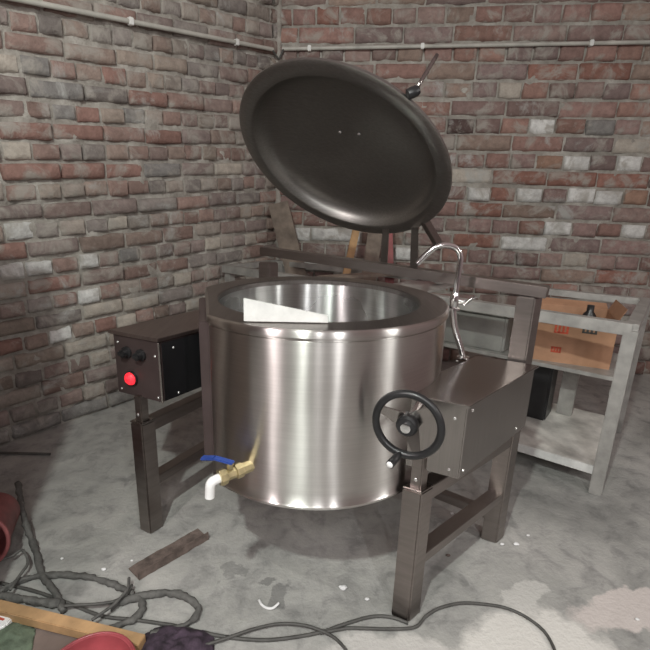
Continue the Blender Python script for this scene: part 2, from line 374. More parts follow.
# ------------------------------------------------------------------ kettle
C = V((-.021, 1.395, 0)); R = .4; ZB, ZT = .428, .914; RI = .318
K = empty('tilting_kettle', (-.02, 1.4, 0), 'large round stainless steel tilting kettle with open lid in a box-section frame', 'kettle')
UPZ = V((0, 0, 1))
# drum
FN = V((-.963, -.271, 0)).normalized(); FD = .348
def outr(R0, n=128):
    res = []
    for i in range(n):
        t = 2*math.pi*i/n; d = V((math.cos(t), math.sin(t), 0)); k = d.dot(FN)
        res.append((d, min(R0, (FD+R0-.4)/k) if k > 0 else R0))
    return res
bm = NB(); prev = None
for R0, z in [(.385, ZB-.012), (.398, ZB-.01), (.404, ZB-.004), (.4045, ZB+.002), (.4, ZB+.006)]+[(.4, ZB+.006+(ZT-.03-ZB-.006)*i/12) for i in range(1, 13)]+[(.397, ZT-.028), (.397, ZT-.022)]:
    ring = [bm.verts.new(C+d*r+UPZ*z) for d, r in outr(R0)]
    if prev:
        for i in range(128): bm.faces.new((prev[i], prev[(i+1) % 128], ring[(i+1) % 128], ring[i]))
    else: bm.faces.new(ring[::-1])
    prev = ring
drum = bmobj('drum', bm, M_drum, K, True, auto=50)
# deck: ring, cut flat on the pouring side like the drum
seg = 128
def dring(f, z): return [bm.verts.new(C+d*f(r)+UPZ*z) for d, r in outr(.406)]
bm = NB()
rings = [dring(lambda r: RI, ZT-.02), dring(lambda r: RI, ZT-.003), dring(lambda r: RI+.004, ZT), dring(lambda r: r-.008, ZT), dring(lambda r: r-.008, ZT-.006)]
for A, B in zip(rings, rings[1:]):
    for i in range(seg): bm.faces.new((A[i], A[(i+1) % seg], B[(i+1) % seg], B[i]))
bmobj('deck_ring', bm, M_deck, K, True, auto=35)
bm = NB(); rings = [dring(lambda r: r-.008, ZT-.0005), dring(lambda r: r-.003, ZT-.001), dring(lambda r: r, ZT-.005), dring(lambda r: r, ZT-.02), dring(lambda r: r-.012, ZT-.021)]
for A, B in zip(rings, rings[1:]):
    for i in range(seg): bm.faces.new((A[i], A[(i+1) % seg], B[(i+1) % seg], B[i]))
bmobj('rim_band', bm, M_drum, K, True, auto=50)
bm = NB(); lathe(bm, C, UPZ, [(RI-.0005, ZT-.018), (RI, ZT-.2), (RI, ZT-.34), (RI-.02, ZT-.37), (RI-.07, ZT-.385), (0, ZT-.39)], 96)
bmobj('inner_bowl', bm, M_bowl, K, True, auto=50)
# white triangular plate at the front of the opening
def inward(u, v): return G(u, v, ZT+.002)
pa, pb = inward(244, 321), inward(328, 322.5)
bm = NB(); n = (pb-pa).cross(UPZ).normalized()*.004
A_ = [pa, pb, pb+UPZ*.018, pa+UPZ*.058]
prism(bm, [p-n for p in A_], [p+n for p in A_], .001)
pl = bmobj('triangular_plate', bm, M_white_st, K); pl['label'] = 'white triangular plate'
# rails and legs
e_ = V((math.cos(math.radians(-26)), math.sin(math.radians(-26)), 0)); gR = V((.389, .339, 0)).normalized(); gL = V((math.cos(math.radians(56)), math.sin(math.radians(56)), 0))
Lp, Rp, Bp = V((-.628, 1.401, 0)), V((.275, 1.072, 0)), V((.659, 1.407, 0))
bd = V((-math.cos(math.radians(34)), math.sin(math.radians(34)), 0)); ZBAR = .955
Qp = Bp+bd*1.12      # left rear post
Lr = Lp+gL*.5
for p, zz, ex, ey, s in ((Lp, .446, e_, gL, .056), (Rp, .447, e_, gR, .056)):
    bm = NB(); box(bm, p, ex, ey, s, s, 0, zz, .004); lg = bmobj('leg', bm, M_frame, K)
    bm = NB(); box(bm, p, ex, ey, s*.55, s*.55, zz-.002, zz+.1, .003); bmobj('stub_post', bm, M_frame, K)
    bm = NB(); box(bm, p, ex, ey, s*1.0, s*1.0, zz, zz+.006, .002); bmobj('cap_plate', bm, M_boxst, K, par=lg)
    bm = NB(); hemi(bm, p-ey*(s*.28)+UPZ*(zz+.03), -ey, .006, .003); bmobj('screw', bm, M_screw, K)
bm = NB(); box(bm, Bp, e_, gR, .056, .056, 0, ZBAR-.02, .004); bmobj('rear_post', bm, M_frame, K)
bm = NB(); box(bm, Qp, e_, gR, .056, .056, 0, ZBAR-.02, .004); bmobj('rear_post', bm, M_frame, K)
for za, zb_ in ((.425, .425), (.2, .2)):
    bm = NB(); bar(bm, Rp+UPZ*za, Bp+UPZ*zb_, .045, .045 if za > .3 else .035); bmobj('side_rail', bm, M_frame, K)
    bm = NB(); bar(bm, Lp+UPZ*za, Qp+UPZ*zb_, .045, .045 if za > .3 else .035); bmobj('side_rail', bm, M_frame, K)
bm = NB(); bar(bm, Qp+UPZ*.1, Bp+UPZ*.1, .035, .035); bmobj('cross_rail', bm, M_frame, K)
bend = G(562, 288, ZBAR+.022)
bm = NB(); bar(bm, V((Bp.x, Bp.y, ZBAR))-bd*.05, V((Qp.x, Qp.y, ZBAR+.03))+bd*.03, .055, .036); bmobj('back_bar', bm, M_frame, K)
# trunnion boxes
def skewbox(name, a, b, g, ln, z0, z1, mat, bev=.003, over=0):
    a = V((a[0], a[1], 0)); b = V((b[0], b[1], 0)); q = [a, b, b+g*ln, a+g*ln]
    bm = NB(); prism(bm, [p+UPZ*z0 for p in q], [p+UPZ*z1 for p in q], bev); return bmobj(name, bm, mat, K)
# right gearbox housing
ga, gb = V((.208, 1.105, 0)), V((.370, 1.031, 0)); gz0, gz1 = .502, .72
gR2 = V((math.cos(math.radians(45)), math.sin(math.radians(45)), 0))
gear = skewbox('gear_housing', ga, gb, gR2, .44, gz0, gz1-.006, M_boxst)
bm = NB(); ee = (gb-ga).normalized(); q = [ga-ee*.006-gR2*.008, gb+ee*.008-gR2*.008, gb+ee*.008+gR2*.45, ga-ee*.006+gR2*.45]
prism(bm, [p+UPZ*(gz1-.008) for p in q], [p+UPZ*gz1 for p in q], .0015); bmobj('housing_cover', bm, M_boxst, K)
gn = V((ee.y, -ee.x, 0)); 
if gn.dot(V((0, -1, 0))) < 0: gn = -gn
sn = V((gR2.y, -gR2.x, 0))
for base, nn in ((ga+ee*.15+UPZ*.675, gn), (ga+ee*.15+UPZ*.525, gn), (gb+gR2*.02+UPZ*.522, sn), (gb+gR2*.36+UPZ*.525, sn), (gb+gR2*.03+UPZ*.695, sn)):
    bm = NB(); hemi(bm, base, nn, .0045, .003); bmobj('screw', bm, M_screw, K, par=gear)
# trunnion shafts into the drum
for (p, q, r) in ((V((.30, 1.30, .6)), V((.45, 1.27, .6)), .05), (V((-.36, 1.60, .64)), V((-.44, 1.63, .64)), .04)):
    bm = NB(); lathe(bm, p, q-p, [(0, 0), (r, 0), (r, (q-p).length), (0, (q-p).length)], 24); bmobj('trunnion_shaft', bm, M_frame, K, True, auto=40)
# dark mounting plate on the flat side of the drum, carrying the trunnion
ft = V((-FN.y, FN.x, 0)); q = [C+FN*.345+ft*-.16, C+FN*.345+ft*.16, C+FN*.375+ft*.16, C+FN*.375+ft*-.16]
bm = NB(); prism(bm, [p+UPZ*.46 for p in q], [p+UPZ*.885 for p in q], .003); bmobj('mounting_plate', bm, M_ctrl, K)
# left control box
ca, cb = V((-.722, 1.437, 0)), V((-.540, 1.361, 0)); cz0, cz1 = .537, .765
gl2 = V((math.cos(math.radians(56)), math.sin(math.radians(56)), 0))
ctrl = skewbox('control_box', ca, cb, gl2, .38, cz0, cz1-.005, M_ctrl)
ce = (cb-ca).normalized(); q = [ca-ce*.012-gl2*.008, cb+ce*.008-gl2*.008, cb+ce*.012+gl2*.40, ca-ce*.02+gl2*.40]
bm = NB(); prism(bm, [p+UPZ*(cz1-.012) for p in q], [p+UPZ*cz1 for p in q], .002); bmobj('box_cover', bm, M_cover, K)
cn = V((ce.y, -ce.x, 0)); cn = cn if cn.y < 0 else -cn
cs = V((gl2.y, -gl2.x, 0))
bm = NB(); q0 = cb+gl2*.012+cs*.0005; q1 = cb+gl2*.37+cs*.0005
prism(bm, [q0+UPZ*(cz0+.004), q1+UPZ*(cz0+.004), q1+UPZ*(cz1-.02), q0+UPZ*(cz1-.02)], [x+cs*.003 for x in (q0+UPZ*(cz0+.004), q1+UPZ*(cz0+.004), q1+UPZ*(cz1-.02), q0+UPZ*(cz1-.02))], 0)
sp = bmobj('side_panel', bm, M_blackpanel, K); sp['label'] = 'black side panel'
bm = NB(); bar(bm, cb+cs*.003+UPZ*cz0, cb+cs*.003+UPZ*(cz1-.015), .006, .006, upv=(1, 0, 0), bev=.001); bmobj('edge_strip', bm, M_boxst, K)
CW = (cb-ca).length
def face(u, z): return ca+ce*(CW*u)+cn*.001+UPZ*z
for u, z in ((.1, .725), (.92, .70), (.1, .555), (.93, .553)):
    bm = NB(); hemi(bm, face(u, z), cn, .0045, .003); bmobj('screw', bm, M_screw, K, par=ctrl)
for t, z in ((.03, .72), (.08, .553)):
    bm = NB(); hemi(bm, cb+gl2*(.05+t*.2)+cs*.004+UPZ*z, cs, .0045, .003); bmobj('screw', bm, M_screw, K, par=ctrl)
for u in (.3, .62):
    bm = NB(); c0 = face(u, .695); lathe(bm, c0, cn, [(0, 0), (.021, 0), (.021, .006), (.015, .008), (.014, .022), (0, .022)], 24)
    bar(bm, c0+cn*.024-ce*.014, c0+cn*.024+ce*.014, .008, .012, bev=.001)
    kb = bmobj('selector_switch', bm, M_black, K, True, auto=35, par=ctrl)
bm = NB(); c0 = face(.36, .603); lathe(bm, c0, cn, [(0, 0), (.027, 0), (.027, .006), (.022, .007)], 28); bz = bmobj('lamp_bezel', bm, M_black, K, par=ctrl)
bm = NB(); hemi(bm, c0+cn*.006, cn, .023, .016, 24); il = bmobj('indicator_lamp', bm, M_lamp, K, True, par=ctrl); il['label'] = 'glowing red indicator lamp'
# handwheel
hn = gn.copy(); hub = ga+ee*.045+gn*.1+UPZ*.605; HR = .087
hub = ray(407.5, 425); kk = ((ga+gn*.155).dot(gn))/V((hub.x, hub.y, 0)).dot(gn); hub = V((hub.x*kk, hub.y*kk, CH+hub.z*kk))
HR = 33.3/F*(hub-V((0, 0, CH))).dot(fwd)
hn, ha, hb = frame_of(gn); hb = -hb if hb.z < 0 else hb
bm = NB(); tube(bm, [hub+(ha*math.cos(t)+hb*math.sin(t))*HR for t in [2*math.pi*i/24 for i in range(25)]], .0095, 10, 2, True)
hw = bmobj('handwheel', bm, M_black, K, True)
bm = NB(); lathe(bm, hub-hn*.02, hn, [(0, 0), (.026, 0), (.026, .028), (.021, .034), (.006, .034), (.006, .032), (0, .032)], 24); bmobj('hub', bm, M_black, K, True, auto=35, par=hw)
bm = NB(); lathe(bm, hub-hn*.16, hn, [(0, 0), (.012, 0), (.012, .18), (0, .182)], 20); bmobj('hub_shaft', bm, M_chrome, K, True, auto=35, par=hw)
for t in (-1.95, .35, 2.35):
    dv = ha*math.cos(t)+hb*math.sin(t); bm = NB(); a = hub-hn*.012+dv*.015; c_ = hub+dv*(HR-.004)-hn*.002
    s = hn.cross(dv); prism(bm, [a-s*.02-hn*.003, a+s*.02-hn*.003, a+s*.02+hn*.003, a-s*.02+hn*.003], [c_-s*.009-hn*.003, c_+s*.009-hn*.003, c_+s*.009+hn*.003, c_-s*.009+hn*.003], .001)
    bmobj('spoke', bm, M_boxst, K, par=hw)
t = -2.0; kp = hub+(ha*math.cos(t)+hb*math.sin(t))*HR
kp = hub-hb*HR*.97-ha*.01*(1 if ha.x > 0 else -1)
kd = (hn*1.+V((-.25, 0, -.12))).normalized()
bm = NB(); lathe(bm, kp, kd, [(0, 0), (.006, 0), (.006, .012), (.0095, .018), (.010, .055), (0, .056)], 16); bmobj('crank_handle', bm, M_black, K, True, auto=40, par=hw)
bm = NB(); hemi(bm, kp+kd*.055, kd, .0085, .006); bmobj('handle_tip', bm, M_whitep, K, True, par=hw)
# faucet
fb = G(463, 358, gz1); fy = fb.y
pts = [fb, Y_(460, 345, fy), Y_(455, 328, fy), Y_(453.5, 312, fy), Y_(454.5, 303, fy)]
bm = NB(); tube(bm, pts, .0105, 12, 8); fau = bmobj('faucet', bm, M_chrome, K, True, auto=50)
bm = NB(); lathe(bm, fb, UPZ, [(0, 0), (.02, 0), (.02, .005), (.012, .008), (0, .008)], 20); bmobj('faucet_base', bm, M_chrome, K, True, auto=35, par=fau)
pts = [Y_(454.5, 303, fy), Y_(457, 285, fy), Y_(459.5, 268, fy), Y_(460.5, 257, fy), Y_(457, 249, fy), Y_(448, 245.5, fy), Y_(437, 246.5, fy), Y_(427, 254, fy), Y_(417, 264, fy)]
bm = NB(); tube(bm, pts, .0095, 12, 8); bmobj('spout', bm, M_chrome, K, True, auto=50, par=fau)
vc = Y_(454.5, 301, fy)
bm = NB(); lathe(bm, vc-UPZ*.028, UPZ, [(0, 0), (.02, 0), (.02, .006), (.013, .01), (.015, .028), (.015, .045), (.011, .056), (0, .056)], 20); bmobj('tap_valve', bm, M_chrome, K, True, auto=35, par=fau)
bm = NB(); tube(bm, [vc, vc+V((.03, -.01, .0))], .009, 10, 1); tube(bm, [vc+V((.028, -.01, -.01)), vc+V((.05, -.015, .012)), vc+V((.062, -.02, .02))], .005, 8, 4); bmobj('tap_lever', bm, M_chrome, K, True, auto=50, par=fau)
bm = NB(); hemi(bm, Y_(457, 361, fy-.02), UPZ, .004, .003)
bmobj('screw', bm, M_screw, K)
# drain valve on the drum
d = ray(249, 466); a2 = d.x**2+d.y**2; b2 = -2*(d.x*C.x+d.y*C.y); c2_ = C.x**2+C.y**2-R*R
kk = (-b2-math.sqrt(b2*b2-4*a2*c2_))/(2*a2); vp = V((d.x*kk, d.y*kk, CH+d.z*kk)); vn = V((vp.x-C.x, vp.y-C.y, 0)).normalized()
vn = (vn+V((-.55, .12, -.05))).normalized()
bm = NB(); lathe(bm, vp-vn*.01, vn, [(0, 0), (.016, 0), (.016, .03), (.02, .032), (.02, .05), (.015, .052), (.015, .075), (.021, .078), (.021, .095), (.0, .096)], 8)
dv_ = bmobj('drain_valve', bm, M_brass, K)
o0 = vp+vn*.085
bm = NB(); tube(bm, [o0, o0+vn*.012, o0+vn*.024+V((0, 0, -.006)), o0+vn*.028+V((0, 0, -.042))], .0125, 12, 6); ds = bmobj('drain_spout', bm, M_whitep, K, True, auto=50, par=dv_); ds['label'] = 'white drain spout'
h0 = vp+vn*.055+UPZ*.018
bm = NB(); lathe(bm, h0, UPZ, [(0, 0), (.009, 0), (.009, .014), (0, .015)], 12); bmobj('valve_stem', bm, M_brass, K, par=dv_)
bm = NB(); hd = V((-1, .35, 0)).normalized(); bar(bm, h0+UPZ*.016+hd*-.01, h0+UPZ*.018+hd*.045, .018, .006, bev=.002); bar(bm, h0+UPZ*.018+hd*.042, h0+UPZ*.008+hd*.085, .019, .008, bev=.003)
bl = bmobj('valve_lever', bm, M_blue, K, par=dv_); bl['label'] = 'blue valve lever'
# lid
lc = V((.038, 1.709, 1.34)); ln = -V((-.347, -.538, -.768)).normalized()   # ln points to the outside (up/back)
bm = NB()
prof = [(0, .085), (.12, .083), (.22, .076), (.29, .064), (.322, .05), (.34, .028), (.35, .004), (.356, 0), (.398, 0), (.404, .003), (.404, .012), (.4, .015), (.36, .016)]
lathe(bm, lc, ln, prof, 96); lid = bmobj('lid', bm, M_lid, K, True, auto=40)
bm = NB(); lathe(bm, lc, ln, [(.36, .016), (.35, .034), (.32, .06), (.25, .085), (.12, .096), (0, .098)], 96); bmobj('lid_dome', bm, M_lid, K, True, par=lid)
def onlid(u, v, h=.08):
    d = ray(u, v); o = V((0, 0, CH)); k = (lc+ln*h-o).dot(ln)/d.dot(ln); return o+d*k
for u, v in ((340, 132), (359, 134)):
    bm = NB(); hemi(bm, onlid(u, v, .078), -ln, .006, .004); bmobj('rivet', bm, M_screw, K, par=lid)
kp = onlid(409, 94, .01); kq = onlid(413, 98, .012)
bm = NB(); lathe(bm, kp-V((.0, 0, .0)), V((.75, .1, .35)), [(0, -.004), (.014, -.004), (.0155, .004), (.0155, .022), (.012, .03), (0, .032)], 20)
lk = bmobj('lid_knob', bm, M_black, K, True, auto=35, par=lid)
rd0 = kp+V((.02, .0, .015)); dd = ray(437, 55); yy = rd0.y+.06; rd1 = V((dd.x*yy/dd.y, yy, CH+dd.z*yy/dd.y))
bm = NB(); tube(bm, [rd0, rd0.lerp(rd1, .5), rd1], .006, 10, 2); bmobj('lid_handle_rod', bm, M_boxst, K, True, par=lid)
# hinge brackets
def barpt(u):
    p0 = V((Bp.x, Bp.y, ZBAR+.02)); best = None
    for i in range(400):
        p = p0+bd*(i*.003); q = p-V((0, 0, CH)); x = 325+F*q.dot(rt)/q.dot(fwd)
        if best is None or abs(x-u) < best[0]: best = (abs(x-u), p)
    return best[1]
for ub, ul, vl in ((414, 415, 226), (384, 386, 228)):
    p = barpt(ub); q = onlid(ul, vl, .012)
    bm = NB(); bar(bm, p-UPZ*.02, q, .03, .008, upv=(.3, .9, .2)); bmobj('hinge_arm', bm, M_frame, K)
p = onlid(423, 218, .02); q = onlid(440, 247, .02)
bm = NB(); bar(bm, p, q, .02, .04, upv=ln); bmobj('hinge_arm', bm, M_frame, K)
# ------------------------------------------------------------------ long metal table behind
ZTB = .781
T0 = V((-.70, 3.0, 0)); T1 = V((1.228, 1.712, 0)); T2 = V((1.69, 2.30, 0)); T3 = V((-.40, 3.40, 0))
T = empty('metal_table', (T0+T1+T2+T3)/4, 'long grey metal table frame with lower shelf behind the kettle', 'table')
tf = (T1-T0).normalized(); tg = (T2-T1).normalized()
for a, c_, hh in ((T0, T1, .05), (T3, T2, .035), (T0, T3, .04), (T1, T2, .045)):
    bm = NB(); bar(bm, a+UPZ*(ZTB-.025), c_+UPZ*(ZTB-.025), .045, hh); bmobj('top_rail', bm, M_galv, T)
for p in (T1, T2, T0+tf*.03+tg*.02, T3+V((.05, -.04, 0)), (T0+T1)/2):
    bm = NB(); box(bm, p, tf, tg, .05, .05, 0, ZTB-.03, .003); bmobj('leg', bm, M_galv, T)
def tq(s0, s1, d0, d1): return [T1-tf*s1+tg*d0, T1-tf*s0+tg*d0, T1-tf*s0+tg*d1, T1-tf*s1+tg*d1]
bm = NB(); q = tq(.0, 1.3, .0, .62); prism(bm, [p+UPZ*.09 for p in q], [p+UPZ*.125 for p in q], .003); sh = bmobj('lower_shelf', bm, M_shelf, T)
bm = NB(); q = tq(.0, 1.3, -.012, -.001); prism(bm, [p+UPZ*.088 for p in q], [p+UPZ*.127 for p in q], .001); bmobj('shelf_edge', bm, M_white_st, T, par=sh)
for s0 in (.02, .9):
    bm = NB(); q = tq(s0, s0+.035, .08, .6); bar(bm, T1-tf*s0+tg*.1+UPZ*.44, T2-tf*s0+tg*-.1+UPZ*.44, .03, .03); bmobj('shelf_bearer', bm, M_galv, T)
bm = NB(); q = tq(-.0, 1.3, .22, .66); prism(bm, [p+UPZ*.455 for p in q], [p+UPZ*.475 for p in q], .002); bmobj('middle_shelf', bm, M_galv, T)
ZS = .475
# cardboard box
cbx = T1-tf*.27+tg*.42
CB = empty('cardboard_box', cbx+UPZ*ZS, 'orange-brown cardboard box with red print on the table middle shelf', 'box')
bx = V((math.cos(math.radians(-22)), math.sin(math.radians(-22)), 0)); by = V((-bx.y, bx.x, 0))
hx, hy, hz = .17, .13, .24
q = [cbx-bx*hx-by*hy, cbx+bx*hx-by*hy, cbx+bx*hx+by*hy, cbx-bx*hx+by*hy]
bm = NB()
for i in range(4):
    a, c_ = q[i], q[(i+1) % 4]; nn = (c_-a).cross(UPZ).normalized()*.003
    prism(bm, [a-nn+UPZ*ZS, c_-nn+UPZ*ZS, c_+nn+UPZ*ZS, a+nn+UPZ*ZS], [a-nn+UPZ*(ZS+hz), c_-nn+UPZ*(ZS+hz), c_+nn+UPZ*(ZS+hz), a+nn+UPZ*(ZS+hz)])
prism(bm, [p+UPZ*ZS for p in q], [p+UPZ*(ZS+.005) for p in q])
cbody = bmobj('carton', bm, M_card, CB)
for i, (o1, o2) in enumerate(((-.1, .02), (.06, -.045), (.1, .0), (-.06, -.03))):
    a, c_ = q[i]+UPZ*(ZS+hz), q[(i+1) % 4]+UPZ*(ZS+hz); out = (c_-a).cross(UPZ).normalized()
    oo = out*(.07+o2)+UPZ*(.02-o2*.8); t = V((0, 0, .004)); bm = NB(); prism(bm, [a, c_, c_+oo, a+oo], [a+t, c_+t, c_+oo+t, a+oo+t]); bmobj('flap', bm, M_card, CB)
fn = -by
for (u0, z0, wd, ht) in ((.08, .15, .07, .05), (.2, .165, .07, .04), (.08, .05, .05, .03)):
    a = q[0]+bx*u0+fn*.0045+UPZ*(ZS+z0); bm = NB(); n2_ = fn*.0006
    # letter-like strokes of the carton print
    for k in range(4):
        x0 = wd/4*k; prism(bm, [a+bx*x0, a+bx*(x0+wd/7), a+bx*(x0+wd/7)+UPZ*ht, a+bx*x0+UPZ*ht], [p+n2_ for p in (a+bx*x0, a+bx*(x0+wd/7), a+bx*(x0+wd/7)+UPZ*ht, a+bx*x0+UPZ*ht)])
    for z in (0, ht-.008): prism(bm, [a+UPZ*z, a+bx*wd*.9+UPZ*z, a+bx*wd*.9+UPZ*(z+.008), a+UPZ*(z+.008)], [p+n2_ for p in (a+UPZ*z, a+bx*wd*.9+UPZ*z, a+bx*wd*.9+UPZ*(z+.008), a+UPZ*(z+.008))])
    bmobj('printing', bm, M_ink if z0 != .165 else M_cable, CB, par=cbody)
# stainless tray left of the box
tc = T1-tf*.70+tg*.36
bm = NB(); q = [tc-tf*.17-tg*.13, tc+tf*.17-tg*.13, tc+tf*.17+tg*.13, tc-tf*.17+tg*.13]; q2 = [tc+(p-tc)*1.1 for p in q]
prism(bm, [p+UPZ*ZS for p in q], [p+UPZ*(ZS+.2) for p in q], .012)
TR = empty('steel_tank', tc+UPZ*ZS, 'dull stainless steel tank with flat cover on the table middle shelf', 'tank')
bmobj('tank_body', bm, M_tray, TR)
bm = NB(); prism(bm, [p+UPZ*(ZS+.2) for p in q2], [p+UPZ*(ZS+.212) for p in q2], .003); bmobj('tank_cover', bm, M_tray, TR)
# a dark bottle and a black handle standing in the box
bp = T1-tf*.20+tg*.40
bm = NB(); lathe(bm, bp+UPZ*(ZS+.006), UPZ, [(0, 0), (.035, 0), (.037, .02), (.037, .2), (.03, .23), (.016, .25), (.016, .28), (0, .281)], 20)
tag(bmobj('dark_bottle', bm, M_black, None, True), 'black bottle top showing above the open cardboard box', 'bottle')
# upright timber on the lower shelf
up_ = T1-tf*.24+tg*.5
bm = NB(); box(bm, up_, tf, tg, .075, .045, .125, .455, .004); tag(bmobj('timber_post', bm, M_galv, None), 'short grey timber post standing on the white lower shelf', 'post')
bk = T1-tf*.42+tg*.40
bm = NB(); box(bm, bk, tf, tg, .24, .15, .125, .43, .008); bmc = bmobj('black_crate', bm, M_black, None); tag(bmc, 'black box on the lower shelf left of the timber post', 'box')
# boards and sticks leaning behind the lid
def lean(name, a, b_, w_, th, mat, label, cat, upv=(0, 1, .2)):
    bm = NB(); bar(bm, a, b_, w_, th, upv=upv, bev=.003); tag(bmobj(name, bm, mat, None), label, cat)
p0 = Y_(303, 300, 3.30); p1 = Y_(278, 203, 3.36)
dn = (p0-p1); p0 = p1+dn*((p1.z-.03)/-dn.z)
lean('wooden_board', p0, p1, .15, .025, M_oldwood, 'wide brown board leaning in the wall corner left of the lid', 'board')
for (u0, v0, u1, v1, yy, w_, mat, lb, nm) in ((349, 262, 357, 226, 2.95, .05, M_wood, 'light tan wooden stick leaning on the wall below the lid', 'wooden_stick'),
                                     (371, 262, 376, 226, 3.0, .1, M_oldwood, 'grey weathered wooden slat leaning right of the tan stick', 'leaning_board'),
                                     (389, 264, 388, 228, 3.03, .06, M_reddull, 'dark red slat leaning behind the lid hinge', 'leaning_board')):
    a = Y_(u0, v0, yy); c_ = Y_(u1, v1, yy+.12); dn = c_-a; a = a-dn*((a.z-.02)/dn.z); c_ = c_+dn*.3
    # keep the top clear of the wall
    lean(nm, a, c_, w_, .02, mat, lb, 'stick')
# things on the table top line behind the kettle
a = Y_(338, 280, 2.75); c_ = Y_(376, 265, 2.85)
# loose board lying across the table rails
s0 = T0.lerp(T1, .36)+UPZ*(ZTB+.012); s1 = T3.lerp(T2, .46)+UPZ*(ZTB+.006)
lean('loose_plank', s0-tg*.05, s1+tg*.02, .07, .02, M_oldwood, 'pale loose plank lying across the table frame behind the kettle', 'plank', upv=(0, 0, 1))
s0 = T0.lerp(T1, .58)+UPZ*(ZTB+.012); s1 = T3.lerp(T2, .60)+UPZ*(ZTB+.006)
bm = NB(); q = [s0-tf*.13-tg*.03, s0+tf*.12-tg*.03, s1+tf*.1, s1-tf*.12]; prism(bm, [p-UPZ*.007 for p in q], [p+UPZ*.004 for p in q], .001)
tag(bmobj('metal_sheet', bm, M_galv, None), 'grey metal sheet lying on the table frame behind the faucet', 'sheet')
rr = G(383, 277, ZTB+.02); rr = G(383, 278, .82)
def lump(name, c0, r, sc, mat, label, cat, seed=1, rough=.35):
    bm = NB(); bmesh.ops.create_icosphere(bm, subdivisions=3, radius=r)
    for v in bm.verts:
        k = 1+rough*noise.noise(v.co/r*1.6+V((seed*3.3, seed, 0))); v.co = V((v.co.x*sc[0]*k, v.co.y*sc[1]*k, v.co.z*sc[2]*k))
    zmin = min(v.co.z for v in bm.verts)
    for v in bm.verts: v.co = v.co+V(c0)-V((0, 0, zmin))
    return tag(bmobj(name, bm, mat, None, True), label, cat)
bk2 = barpt(383)
sp0 = s0.lerp(s1, .35)+UPZ*.004
lump('rubble_lump', sp0+tf*.05, .03, (1.4, .9, .7), M_rubble, 'small pale lump on the metal sheet by the faucet', 'rubble', 2)
lump('red_rag', s0.lerp(s1, .5)-tf*.09+UPZ*.004, .045, (1.5, .9, .5), M_red, 'red rag on the table frame behind the kettle rim', 'rag', 3)
# ------------------------------------------------------------------ floor clutter
def run(pts, z): return [G(u, v, z) for u, v in pts]
def hose(name, pts, r, mat, label, cat, z=None, group=None, rough=0, lift=()):
    r = r*.85 if r > .008 else r*.9; z = z or r+.001; P = run(pts, z)
    for i, h in lift: P[i] += UPZ*h
    bm = NB(); tube(bm, P, r, 10, 8)
    if rough:
        for v in bm.verts:
            k = noise.noise(v.co*60); v.co += V((k, noise.noise(v.co*60+V((7, 0, 0))), 0))*rough; v.co.z = max(v.co.z, .0005)
    return tag(bmobj(name, bm, mat, None, True), label, cat, group)
hose('grey_hose', [(21, 500), (24, 520), (30, 538), (37, 554), (41, 573), (53, 590), (60, 602), (63, 611)], .012, M_hose, 'thick frayed grey hose hanging down beside the red bucket', 'hose', rough=.006, lift=((0, .08), (1, .05), (2, .02)))
hose('grey_hose', [(0, 592), (17, 582), (34, 577), (51, 575), (70, 575), (88, 577), (112, 584), (131, 593), (142, 603), (141, 612), (129, 622), (110, 628)], .011, M_hose, 'grey hose curving from the left edge into a loop by the angle bar', 'hose', rough=.008)
hose('grey_hose', [(110, 608), (125, 600), (146, 595), (162, 593), (176, 594), (190, 599), (198, 608), (194, 619), (183, 626), (170, 631), (150, 634)], .012, M_hose, 'thick grey hose loop nearest the middle of the floor', 'hose', rough=.008)
hose('grey_hose', [(0, 596), (14, 598), (27, 600), (45, 602), (60, 603)], .014, M_hose, 'short thick grey hose end beside the timber plank', 'hose', rough=.008)
hose('power_cable', [(0, 583), (34, 591), (68, 603), (102, 616), (136, 620), (176, 626), (200, 632), (234, 638), (268, 640), (302, 636), (325, 631), (342, 625), (370, 617), (390, 617), (408, 623)], .0055, M_cable, 'long dark cable crossing the floor to the front right kettle leg', 'cable')
hose('power_cable', [(190, 649), (205, 645), (227, 638), (254, 629), (278, 624), (302, 625), (322, 631), (336, 639), (346, 650), (352, 662)], .005, M_cable, 'thin dark cable arching up and leaving the bottom edge of the floor', 'cable', z=.012)
hose('power_cable', [(320, 633), (342, 629), (352, 628), (390, 629), (415, 627), (426, 616), (440, 608), (463, 603), (491, 605), (509, 609), (526, 617), (543, 630), (553, 646), (558, 662)], .005, M_cable, 'dark cable curving around the front right leg towards the right', 'cable', z=.008)
hose('thin_cable', [(64, 606), (78, 605), (97, 604), (115, 601), (126, 594), (132, 585)], .005, M_cable, 'short black cable between the hose loops', 'cable', z=.026)
hose('thin_cable', [(92, 620), (102, 613), (113, 605), (122, 596), (128, 588), (129, 578)], .005, M_hose, 'grey cable ending at the rusty angle bar', 'cable', z=.034)
hose('thin_cable', [(0, 560), (12, 556), (22, 550), (28, 562), (20, 575), (10, 590)], .005, M_hose, 'slim grey cable loop beside the red bucket', 'cable', z=.03)
# rusty angle bar
a = G(133, 575, .0); c_ = G(203, 534, .0); d_ = (c_-a).normalized(); s_ = V((d_.y, -d_.x, 0))
bm = NB(); bar(bm, a+UPZ*.003, c_+UPZ*.003, .07, .006, bev=.001); bar(bm, a+s_*.035+UPZ*.016, c_+s_*.038+UPZ*.016, .005, .032, bev=.001)
for v in bm.verts: v.co.z = max(v.co.z, .0005)
bmesh.ops.subdivide_edges(bm, edges=[e for e in bm.edges if e.calc_length() > .2], cuts=14)
for v in bm.verts: v.co += V((noise.noise(v.co*40), noise.noise(v.co*40+V((3, 0, 0))), 0))*.004
tag(bmobj('angle_iron', bm, M_rust, None), 'rusty steel angle iron lying on the floor by the hoses', 'metal bar')
